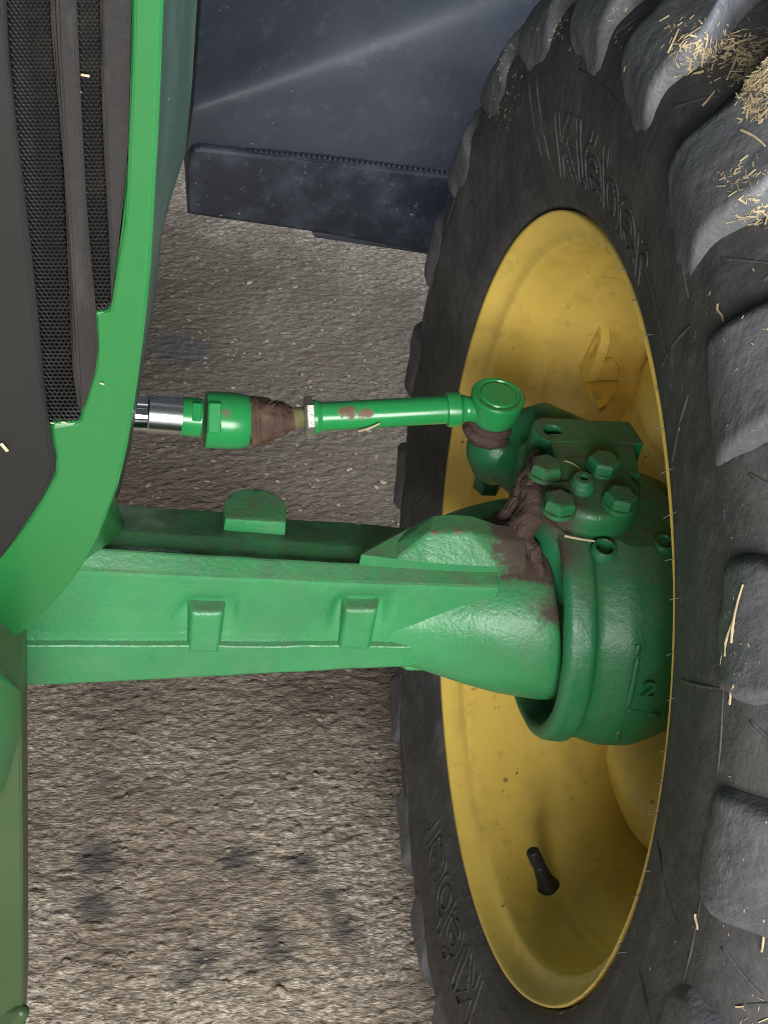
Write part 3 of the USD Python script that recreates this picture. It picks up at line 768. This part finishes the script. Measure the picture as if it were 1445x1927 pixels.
# ---- tie rod (y = .15)
Y = .15
R1 = lambda p, **k: at(*p, y=Y)
tr = R1((590, 784.5)); te = R1((866, 769)); ball = R1((938, 771))
dirn = (te - tr) / np.linalg.norm(te - tr)
TR = obj('tie_rod', rod(tr, te, [(0, .0168), (.02, .0172), (.05, .0148), (.055, .0142), (.90, .0142), (.905, .0172), (.915, .0178), (.99, .0178), (1.0, .0165)]), M_green, T, 'green tie rod tube with scraped, chipped paint', smooth=35)
obj('jam_nut', place(hexbolt(.037, .0085), tr - dirn * .0005, -dirn, .2), M_steel, TR, smooth=24)
th0 = R1((548, 786))
nth = 9; pr = []
Lth = np.linalg.norm(tr - th0)
for i in range(nth * 2 + 1): pr.append((i / (nth * 2), .0108 if i % 2 else .0098))
obj('threaded_stud', rod(th0, tr, pr, 32), M_thread, TR, smooth=20)
jd = np.array([0, -.06, 1.0]); jd /= np.linalg.norm(jd)
top = at(938, 743, y=.150)
socket = lathe([(-.030, 0), (-.030, .0215), (-.026, .0240), (-.018, .0255), (-.004, .0270), (-.001, .0268), (.0006, .0255), (.0006, .0222), (-.0008, .0214), (-.0008, .0188), (.0006, .0180), (.0012, .0172), (.0012, 0)], 64)
sk = obj('ball_joint', place(socket, top, jd), M_green, TR, smooth=32)
obj('rod_neck', rod(te, R1((925, 771)), [(0, .0145), (.25, .0125), (.7, .0140), (1, .018)], 40), M_green, TR, smooth=True)
# collapsed boot under the ball joint
bt = lathe([(-.030, 0), (-.030, .020), (-.033, .0232), (-.036, .0246), (-.039, .0230), (-.0405, .0250), (-.044, .0268), (-.047, .0262), (-.052, .0245), (-.056, .0215), (-.056, 0)], 56)
bv = np.array(bt.vertices); bv[:, :2] *= (1 + .22 * (fbm(bv * 90, 3, 3) - .5))[:, None]; bt = trimesh.Trimesh(bv, bt.faces, process=False)
obj('dust_boot', place(bt, top, jd), M_grease, TR, 'crushed brown dust boot under the ball joint', smooth=35)

# ---- steering cylinder
c = lambda x, yy: R1((x, yy))
CY = group('steering_cylinder', T)
p0, p1 = c(150, 774), c(277, 778.5)
obj('piston_rod', rod(p0, p1, [(0, .0178), (1, .0178)], 64), M_chrome, CY, 'bright chromed piston rod', smooth=35)
p2 = c(341, 783)
obj('rod_sleeve', rod(p1 + (p1 - p0) * .004, p2, [(0, .0182), (.02, .0188), (.9, .0188), (1, .0188)], 64), M_sleeve, CY, 'worn chrome sleeve with flaked paint', smooth=35)
p3 = c(379, 786)
obj('rod_collar', rod(p2, p3, [(0, .0189), (.5, .0192), (.95, .0190), (1, .0180)], 64), M_green, CY, smooth=35)
for s_ in (0,):
    fm = (p2 + p3) / 2 + np.array([.004, -.0105, .0145]); obj('spanner_flat', box([0, 0, 0], [.009, .004, .018], .001).apply_transform(trimesh.transformations.translation_matrix(fm) @ trimesh.transformations.rotation_matrix(-.9, [1, 0, 0])), M_green, CY, smooth=24)
p4, p5 = c(386, 789), c(470, 793)
cn = obj('ball_nut', rod(p4, p5, [(0, .0262), (.015, .0276), (.05, .0280), (.55, .0280), (.75, .0274), (.92, .0258), (.985, .0240), (1, .0225)], 72), M_green, CY, 'large glossy green ball nut', smooth=35)
fm = p4 + (p5 - p4) * .16 + np.array([0, -.0195, .0175])
obj('spanner_flat', box([0, 0, 0], [.013, .005, .030], .0015).apply_transform(trimesh.transformations.translation_matrix(fm) @ trimesh.transformations.rotation_matrix(-.72, [1, 0, 0])), M_green, cn, smooth=24)
p6 = c(489, 792)
obj('boot_clip', rod(p5, p6, [(0, .0240), (.2, .0250), (.35, .0244), (.5, .0252), (.65, .0240), (.8, .0240), (1, .0225)], 56), M_rust, CY, 'rusty brown clip rings of the boot', smooth=35)
p7 = c(553, 786.5)
bprof = [(0, .0222), (.10, .0215), (.3, .0200), (.5, .0172), (.62, .0170), (.75, .0150), (.9, .0125), (1, .0118)]
bo = rod(p6, p7, [tuple(q) for q in spline(bprof, 44)], 64)
bv = np.array(bo.vertices); ax = (p7 - p6) / np.linalg.norm(p7 - p6); rel = bv - p6; along = (rel @ ax)[:, None] * ax
rad = rel - along; bv = p6 + along + rad * (1 + .42 * (fbm(bv * 95, 4, 21) - .5))[:, None]
obj('rod_boot', trimesh.Trimesh(bv, bo.faces, process=False), M_rust, CY, 'perished rust-brown rubber boot, torn and crusted', smooth=50)
tears = []
for k in range(6):
    t_ = random.uniform(0, .35); q = p6 + (p7 - p6) * t_
    an = random.choice((-.8, -1.0, -1.2, 1.4, 1.7)) + random.uniform(-.15, .15)
    o_ = np.array([0, -math.cos(an), math.sin(an)]); tg = np.cross(ax, o_)
    b0 = q + o_ * .017
    pts = np.array([b0 + ax * .002 + tg * .004, b0 - tg * .005, b0 + ax * .010 + o_ * random.uniform(.006, .012) + tg * random.uniform(-.006, .006), b0 + ax * .004 + o_ * .004, b0 + ax * .003 - o_ * .002])
    obj('torn_flap', trimesh.convex.convex_hull(pts), M_rust, CY, smooth=20)

# ---- grease crust at the joint of beam and knuckle
gm = m3.Manifold()
path = [((-.075, .004, .752), .007), ((-.055, -.004, .756), .011), ((-.036, -.012, .762), .014), ((-.026, -.004, .775), .014), ((-.022, .014, .787), .012), ((-.020, .032, .798), .009), ((-.016, .048, .806), .007)]
path2 = [((-.036, -.012, .762), .011), ((-.024, -.032, .757), .009), ((-.018, -.046, .748), .006)]
for pa in (path, path2, [((-.045, .01, .75), .012), ((-.026, .02, .775), .014), ((-.02, .036, .79), .011)]):
    for (p, r), (p_, r_) in zip(pa[:-1], pa[1:]): gm = gm + hull(sph(p, r), sph(p_, r_))
gq = smoothed(gm, .0022, 14); gv = np.array(gq.vertices); gv += gq.vertex_normals * ((fbm(gv * 60, 5, 31) - .5) * .012)[:, None]
obj('grease_crust', trimesh.Trimesh(gv, gq.faces, process=False), M_grease, T, 'crust of dried brown grease and mud on the joint', smooth=True)
# black bleed screw / stop bolt behind the beam
bs = at(932, 972, y=.10); be = at(985, 977, y=.10)
sb = obj('stop_bolt', rod(bs + np.array([.004, 0, 0]), be, [(0, .007), (1, .007)], 20), M_black, T, 'black stop bolt behind the beam', smooth=30)
obj('bolt_head', place(hexbolt(.026, .007), bs + np.array([.006, 0, 0]), [-1, 0, 0]), M_black, sb, smooth=24)
zs = at(671, 1001, y=.04)
obj('grease_nipple', place(lathe([(0, 0), (0, .0042), (.004, .0040), (.006, .0028), (.009, .0034), (.011, .002), (.011, 0)], 20), zs, [0, -.2, 1]), M_steel, A, smooth=30)

# ---- hood frame and grille
YR = -.15
rt = [(312, -60), (308, 0), (303, 150), (297, 280), (289, 420), (283, 520), (270, 640), (258, 730), (243, 830), (222, 920), (205, 960), (186, 1010), (160, 1062), (128, 1108), (90, 1150), (45, 1192), (0, 1218), (-60, 1250)]
lt = [(-60, 1098), (0, 1045), (30, 1010), (62, 962), (92, 915), (104, 885), (94, 845), (92, 797), (148, 795), (160, 745), (176, 690), (180, 640), (173, 588), (205, 585), (216, 510), (228, 440), (238, 330), (242, 220), (244, 90), (246, 0), (247, -60)]
poly = [at(a, b, y=YR) for a, b in rt + lt]
hood = group('hood_front', T)
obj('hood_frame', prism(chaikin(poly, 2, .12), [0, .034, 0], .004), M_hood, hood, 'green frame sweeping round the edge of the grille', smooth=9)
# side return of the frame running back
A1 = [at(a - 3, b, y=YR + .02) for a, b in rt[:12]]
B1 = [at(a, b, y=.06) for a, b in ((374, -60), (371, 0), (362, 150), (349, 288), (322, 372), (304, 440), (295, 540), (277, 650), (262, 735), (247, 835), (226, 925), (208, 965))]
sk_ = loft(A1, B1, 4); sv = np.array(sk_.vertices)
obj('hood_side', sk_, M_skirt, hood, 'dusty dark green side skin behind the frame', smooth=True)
obj('unseen_hood_body', prism([[-1.3, .07, .80], [-.50, .07, .80], [-.445, .07, .95], [-.45, .07, 1.45], [-.55, .07, 1.62], [-1.3, .07, 1.66]], [0, 1.9, 0]), M_skirt, hood, smooth=30)  # unseen hood mass, added to keep light off the ground and axle tops
# bracket facet where the frame meets the beam
fc = m3.Manifold.hull_points(np.array([at(188, 935, y=-.118), at(150, 1062, y=-.118), at(175, 1035, y=-.10), at(205, 965, y=-.10), at(190, 950, y=-.02), at(150, 1050, y=-.02), at(225, 985, y=-.02), at(208, 900, y=-.09), at(236, 1000, y=.01)]))
obj('frame_bracket', smoothed(fc, .004, 4), M_hood, hood, smooth=35)
Lg = lambda pts, y: [at(a, b, y=y) for a, b in pts]
chk = lambda p: chaikin(p, 2, .2)
# layers of the grille, each a little behind the next
obj('grille_cover', prism(chk(Lg([(-60, -60), (8, -60), (14, 100), (30, 250), (48, 400), (62, 520), (74, 640), (84, 760), (98, 850), (108, 890), (70, 962), (0, 1062), (-60, 1120)], -.165)), [0, .012, 0], .006), M_smblk, hood, 'smooth black cover over the grille', smooth=9)
obj('grille_bar', prism(chk(Lg([(92, -60), (95, 60), (108, 180), (118, 300), (126, 450), (130, 560), (135, 700), (150, 800), (186, 690), (180, 588), (166, 440), (158, 300), (150, 150), (144, 0), (143, -60)], -.160)), [0, .018, 0], .009), M_dustblk, hood, 'dusty brown grille bar', smooth=9)
obj('grille_bar', prism(chk(Lg([(186, -60), (190, 150), (196, 300), (204, 450), (210, 589), (213, 540), (226, 440), (238, 330), (243, 220), (246, 90), (248, -60)], -.156)), [0, .008, 0], .003), M_dustblk, hood, 'dusty dark edge strip of the grille', smooth=9)


def mesh_panel(x0f, x1f, ytop, ybot, y, cell):
    """honeycomb screen between two edge curves (pixel x as a function of pixel y)"""
    out = []
    ys = np.arange(ytop, ybot, cell * .80); k = 0
    for r_, yy in enumerate(ys):
        a, b = x0f(yy), x1f(yy)
        for xx in np.arange(a + (cell / 2 if r_ % 2 else 0), b, cell):
            o_ = at(xx, yy, y=y); rr = cell * .56 / 2050
            ang = np.arange(6) * math.pi / 3 + math.pi / 6
            ringo = np.c_[o_[0] + rr * np.cos(ang), np.full(6, y), o_[2] + 1.38 * rr * np.sin(ang)]
            ringi = np.c_[o_[0] + rr * .74 * np.cos(ang), np.full(6, y - .0005), o_[2] + 1.38 * rr * .74 * np.sin(ang)]
            ringb = ringi + [0, .004, 0]
            v = np.vstack([ringo, ringi, ringb]); q = np.arange(6); q2 = (q + 1) % 6
            f = np.vstack([np.c_[q, q2, 6 + q2], np.c_[q, 6 + q2, 6 + q], np.c_[6 + q, 6 + q2, 12 + q2], np.c_[6 + q, 12 + q2, 12 + q]])
            out.append((v, f))
    n = 0; V_, F_ = [], []
    for v, f in out: V_.append(v); F_.append(f + n); n += len(v)
    return trimesh.Trimesh(np.vstack(V_), np.vstack(F_), process=False)


e1 = lambda yy: np.interp(yy, [-60, 0, 250, 560, 600], [143, 145, 156, 172, 175])
e2 = lambda yy: np.interp(yy, [-60, 0, 250, 450, 520, 585], [188, 188, 195, 206, 212, 206])
obj('grille_screen', mesh_panel(e1, e2, -50, 588, -.148, 9.0), M_mesh, hood, 'honeycomb screen strip nearest the green frame', smooth=False)
e3 = lambda yy: np.interp(yy, [-60, 0, 250, 500, 795], [6, 12, 32, 60, 90])
e4 = lambda yy: np.interp(yy, [-60, 0, 250, 560, 690, 795], [94, 96, 114, 131, 136, 150])
obj('grille_screen', mesh_panel(e3, e4, -50, 797, -.148, 9.0), M_mesh, hood, 'honeycomb screen strip beside the smooth cover', smooth=False)
obj('radiator_backing', prism(chk(Lg([(-60, -60), (244, -60), (238, 330), (222, 470), (205, 582), (176, 586), (178, 660), (150, 790), (96, 796), (-60, 900)], -.138)), [0, .004, 0]), M_mesh, hood, smooth=False)

# ---- lower front bracket at the left
yl = -.20
lo = [at(a, b, y=yl) for a, b in ((-70, 1225), (0, 1262), (38, 1300), (41, 1400), (43, 1600), (46, 1980), (-70, 1980))]
fb = obj('front_bracket', prism(lo, [0, .10, 0], .004), M_olive, T, 'faded green front bracket plate', smooth=30)
lo2 = m3.Manifold.hull_points(np.array([at(38, 1300, y=yl - .002), at(40, 1375, y=yl - .002), at(10, 1480, y=yl - .002), at(-4, 1262, y=yl - .01), at(-70, 1240, y=yl - .16), at(-70, 1620, y=yl - .16), at(-70, 1240, y=yl), at(-70, 1620, y=yl)]))
obj('bracket_plate', lo2, M_hood, fb, smooth=20)
q = at(40, 1905, y=yl - .002)
obj('hook', smoothed(hull(sph(q, .008), sph(q + [-.01, 0, -.03], .011), sph(q + [-.03, .02, -.03], .01)), .003, 4), M_olive, fb, smooth=True)

# ---- fuel tank
FT = group('fuel_tank', T)
yt = .80
tp = lambda a, b, y=yt: at(a, b, y=y)
g0 = []
# main face: rows from the crease down to the lip
def tankpt(u, w):
    """u along (0 left .. 1 far right), w: 0 at the lip line, 1 at the crease, >1 up the sloping upper skin"""
    left_l, right_l = tp(352, 283), tp(1120, 366)
    left_c, right_c = tp(366, 196, yt - .012), tp(1120, -92, yt - .012)
    base = left_l + (right_l - left_l) * u; cre = left_c + (right_c - left_c) * u
    if w <= 1: return base + (cre - base) * w
    return cre + np.array([0, .42, .16]) * (w - 1) + np.array([.03, 0, 0]) * (w - 1)


us = np.linspace(0, 1, 40)
ws = np.r_[np.linspace(-.02, .66, 10), np.linspace(.70, 1.30, 30), np.linspace(1.36, 2.4, 12)]
G = np.array([[tankpt(u, w) for u in us] for w in ws])
# round the crease and the left-hand corner
from scipy.ndimage import gaussian_filter1d
G2 = G.copy()
for _ in range(40): G2[1:-1] = .25 * G2[:-2] + .5 * G2[1:-1] + .25 * G2[2:]
G = G2
side = np.array([[r[0] + np.array([-.0015, .003, 0]), r[0] + np.array([-.004, .012, 0]), r[0] + np.array([-.010, .16, 0])][::-1] for r in G])
G = np.concatenate([side, G], 1)
G[:, 4:, 1] += ((fbm(G[:, 4:] * 5, 3, 6) - .5) * .012)
nw, nu = G.shape[:2]
i, j = np.meshgrid(np.arange(nw - 1), np.arange(nu - 1), indexing='ij'); a = (i * nu + j).ravel()
tank = trimesh.Trimesh(G.reshape(-1, 3), np.vstack([np.c_[a, a + 1, a + nu + 1], np.c_[a, a + nu + 1, a + nu]]), process=False)
obj('tank_shell', tank, M_tank, FT, 'black moulded plastic tank shell with a slanting crease', smooth=40)
lip = [tp(353, 404, .785), tp(352, 330, .785), tp(356, 292, .785), tp(364, 280, .785), tp(378, 277, .785), tp(600, 300, .785), tp(860, 332, .785), tp(1100, 362, .785), tp(1100, 520, .785), tp(822, 480, .785), tp(590, 438, .785)]
lp = prism(lip, [0, .5, 0], .006)
obj('tank_lip', lp, M_lip, FT, 'scuffed lower band of the tank', smooth=9)
seam = []
for k in range(64):
    x_ = 480 + k * 10; p = tp(x_, np.interp(x_, [480, 600, 860, 1100], [289, 300, 332, 362]) - 5, .793)
    seam.append(box(p, [.004, .008, .005], .001))
obj('seam_weld', trimesh.util.concatenate(seam), M_tank, FT, 'row of small beads along the seam', smooth=30)
tag(FT + '/seam_weld', kind='stuff')
st = [tp(586, 436, .80), tp(592, 448, .80), tp(820, 482, .80), tp(1000, 500, .80), tp(1000, 470, .80), tp(830, 452, .80)]
obj('tank_step', prism(st, [0, .3, 0], .004), M_tank, FT, smooth=30)
ed = [tp(338, 286, .86), tp(346, 292, .86), tp(372, 0, .86), tp(376, -60, .86), tp(366, -60, .86), tp(360, 0, .86)]
obj('tank_edge', prism(ed, [0, .02, 0], .002), M_black, FT, smooth=30)

# ------------------------------------------------------------------ straw on the tyre and the castings
bodies = trimesh.util.concatenate([tyre_mesh] + lug_meshes)
def hits(pix, M):
    """first point of the mesh met by the line of sight through each pixel, with its normal"""
    T3 = np.asarray(M.vertices)[np.asarray(M.faces)]
    d3 = T3 - CAMPOS; z = np.maximum(d3 @ FWD, .05)
    sx = d3 @ CAMX / z * FPX + 722.5; sy = d3 @ CAMD / z * FPX + 963.5
    keep = (sx.max(1) > -5) & (sx.min(1) < 1450) & (sy.max(1) > -5) & (sy.min(1) < 1932)
    T3, sx, sy = T3[keep], sx[keep], sy[keep]
    x0, x1, y0, y1 = sx.min(1), sx.max(1), sy.min(1), sy.max(1)
    out = []
    for (px, py) in pix:
        d = ray(px, py); best = None
        for t in np.nonzero((x0 <= px) & (x1 >= px) & (y0 <= py) & (y1 >= py))[0]:
            a, e1, e2 = T3[t][0], T3[t][1] - T3[t][0], T3[t][2] - T3[t][0]
            h = np.cross(d, e2); det = e1 @ h
            if abs(det) < 1e-14: continue
            sv = CAMPOS - a; u = sv @ h / det; q = np.cross(sv, e1); w = d @ q / det
            if u < -1e-6 or w < -1e-6 or u + w > 1 + 1e-6: continue
            tt = e2 @ q / det
            if best is None or tt < best[0]:
                n = np.cross(e1, e2); n /= np.linalg.norm(n); best = (tt, n if n @ d < 0 else -n)
        out.append(None if best is None else (CAMPOS + d * best[0], best[1]))
    return out


def stalk(p0, p1, n, r, seed):
    rs = random.Random(seed); k = 5
    t = np.linspace(0, 1, k)[:, None]; L = np.linalg.norm(p1 - p0); sd = np.cross(n, p1 - p0); sd /= np.linalg.norm(sd) + 1e-9
    pts = p0 + (p1 - p0) * t + n * (r * .9 + .05 * L * np.sin(t * math.pi) * rs.uniform(0, 1)) + sd * (L * .10 * np.sin(t * math.pi * rs.choice((1, 2))) * rs.uniform(-1, 1))
    return tube(pts, r, 6, .75)


big = [((1352, 572), (1362, 605), 'short pale straw stalk lying alone on the tyre lug at right of middle height'),
       ((1322, 200), (1345, 172), 'straw stalk just below the chaff heap at the top right'),
       ((1258, 100), (1278, 55), 'thin slanting straw stalk on the shaded lug left of the chaff heap'),
       ((1368, 150), (1390, 95), 'long straw stalk slanting across the chaff heap'),
       ((1395, 245), (1440, 275), 'straw stalk above the small rib on the upper right lug'),
       ((1366, 1235), (1385, 1150), 'forked straw stem lying along the middle right lug'),
       ((1378, 1210), (1400, 1100), 'thin upper strand of the straw stem on the middle right lug'),
       ((1434, 1790), (1438, 1730), 'bent straw stalk at the right edge near the bottom'),
       ((1310, 1720), (1314, 1750), 'short straw stalk on the edge of the lowest full lug'),
       ((1294, 130), (1302, 108), 'short straw piece standing in the shaded upper lug'),
       ((1375, 1325), (1382, 1290), 'single straw piece at the lower edge of the middle lug')]
for i, (a, b, lab) in enumerate(big):
    h = hits([a, b], bodies)
    if None in h: continue
    L3 = np.linalg.norm(h[1][0] - h[0][0])
    if L3 > .12: continue
    p = obj('straw_stalk', stalk(h[0][0], h[1][0], h[0][1], .0009, i), M_straw, smooth=50)
    tag(p, lab, 'straw', 'loose straw stalks on the tyre')
for i, (a, b, lab) in enumerate([((1062, 1010), (1118, 1020), 'pale straw stalk across the knuckle beside the front bolt hole'), ((1062, 868), (1092, 884), 'thin straw thread between the two rear cap bolts')]):
    za = .7905 if i == 0 else .818
    p = obj('straw_stalk', stalk(at(*a, z=za), at(*b, z=za), np.array([0, 0, 1.]), .0012 if i == 0 else .0006, 40 + i), M_straw, smooth=50)
    tag(p, lab, 'straw', 'loose straw on the castings')
h = R1((668, 803)); h2 = R1((708, 788))
p = obj('straw_stalk', stalk(h + [0, -.017, .008], h2 + [0, -.017, .008], np.array([0, -.7, .7]), .0012, 60), M_straw, smooth=50)
tag(p, 'straw stalk stuck to the front of the green tie rod tube', 'straw', 'loose straw on the castings')
# fine chaff: too small to count
rs = np.random.default_rng(3); pix, sizes = [], []
def scatter(n, cx, cy, sx, sy, s, lo=None):
    for _ in range(n):
        pix.append((cx + rs.normal() * sx, cy + rs.normal() * sy)); sizes.append(s * .44 * np.exp(rs.normal() * .45))
scatter(560, 1424, 140, 20, 34, .0034); scatter(340, 1375, 95, 45, 20, .0036); scatter(90, 1310, 95, 25, 22, .0032)
scatter(40, 1285, 70, 18, 30, .0045); scatter(70, 1425, 205, 18, 12, .0038); scatter(60, 1395, 340, 25, 18, .0038); scatter(50, 1425, 400, 18, 20, .0038)
scatter(50, 965, 150, 16, 36, .0026); scatter(35, 1050, 40, 22, 25, .0026); scatter(35, 1160, 40, 15, 35, .0024); scatter(14, 945, 220, 16, 14, .0035)
scatter(26, 1385, 1180, 14, 50, .0022); scatter(18, 1400, 1650, 35, 110, .0022); scatter(14, 1430, 1900, 20, 20, .004); scatter(50, 1400, 700, 40, 420, .0015); scatter(40, 1250, 1000, 120, 500, .0016)
hh = hits(pix, bodies); bits = []
for (q, s) in zip(hh, sizes):
    if q is None: continue
    p_, n_ = q; _, a_, b_ = frame(n_); an = rs.uniform(0, 6.283); d_ = a_ * math.cos(an) + b_ * math.sin(an)
    asp = rs.choice((.08, .12, .2, .3)); e_ = np.cross(n_, d_)
    lift = n_ * s * rs.uniform(-.05, .5)
    p_ = p_ + n_ * .0004
    v = np.array([p_ - d_ * s + e_ * s * asp, p_ - d_ * s - e_ * s * asp, p_ + lift + d_ * s - e_ * s * asp * .6, p_ + lift + d_ * s + e_ * s * asp * .6])
    bits.append(trimesh.convex.convex_hull(np.vstack([v, v + n_ * s * .16])))
for (cx, cy, s_, an) in ((192, 722, .0022, .3), (160, 141, .0035, .1), (180, 672, .002, 1.2), (8, 842, .0055, 1.0), (120, 795, .0026, .1), (98, 796, .002, .2), (150, 170, .002, .9)):
    q_ = at(cx, cy, y=-.170 if cx < 70 else -.1535)
    bt_ = box([0, 0, 0], [s_ * 1.5, .0008, s_ * .42], .0002); bt_.apply_transform(trimesh.transformations.translation_matrix(q_) @ trimesh.transformations.rotation_matrix(an, [0, 1, 0])); bits.append(bt_)
ch = obj('chaff', trimesh.util.concatenate(bits), M_straw, smooth=False)
tag(ch, 'fine straw chaff clinging to the tyre lugs and the hood edge', 'chaff', kind='stuff')
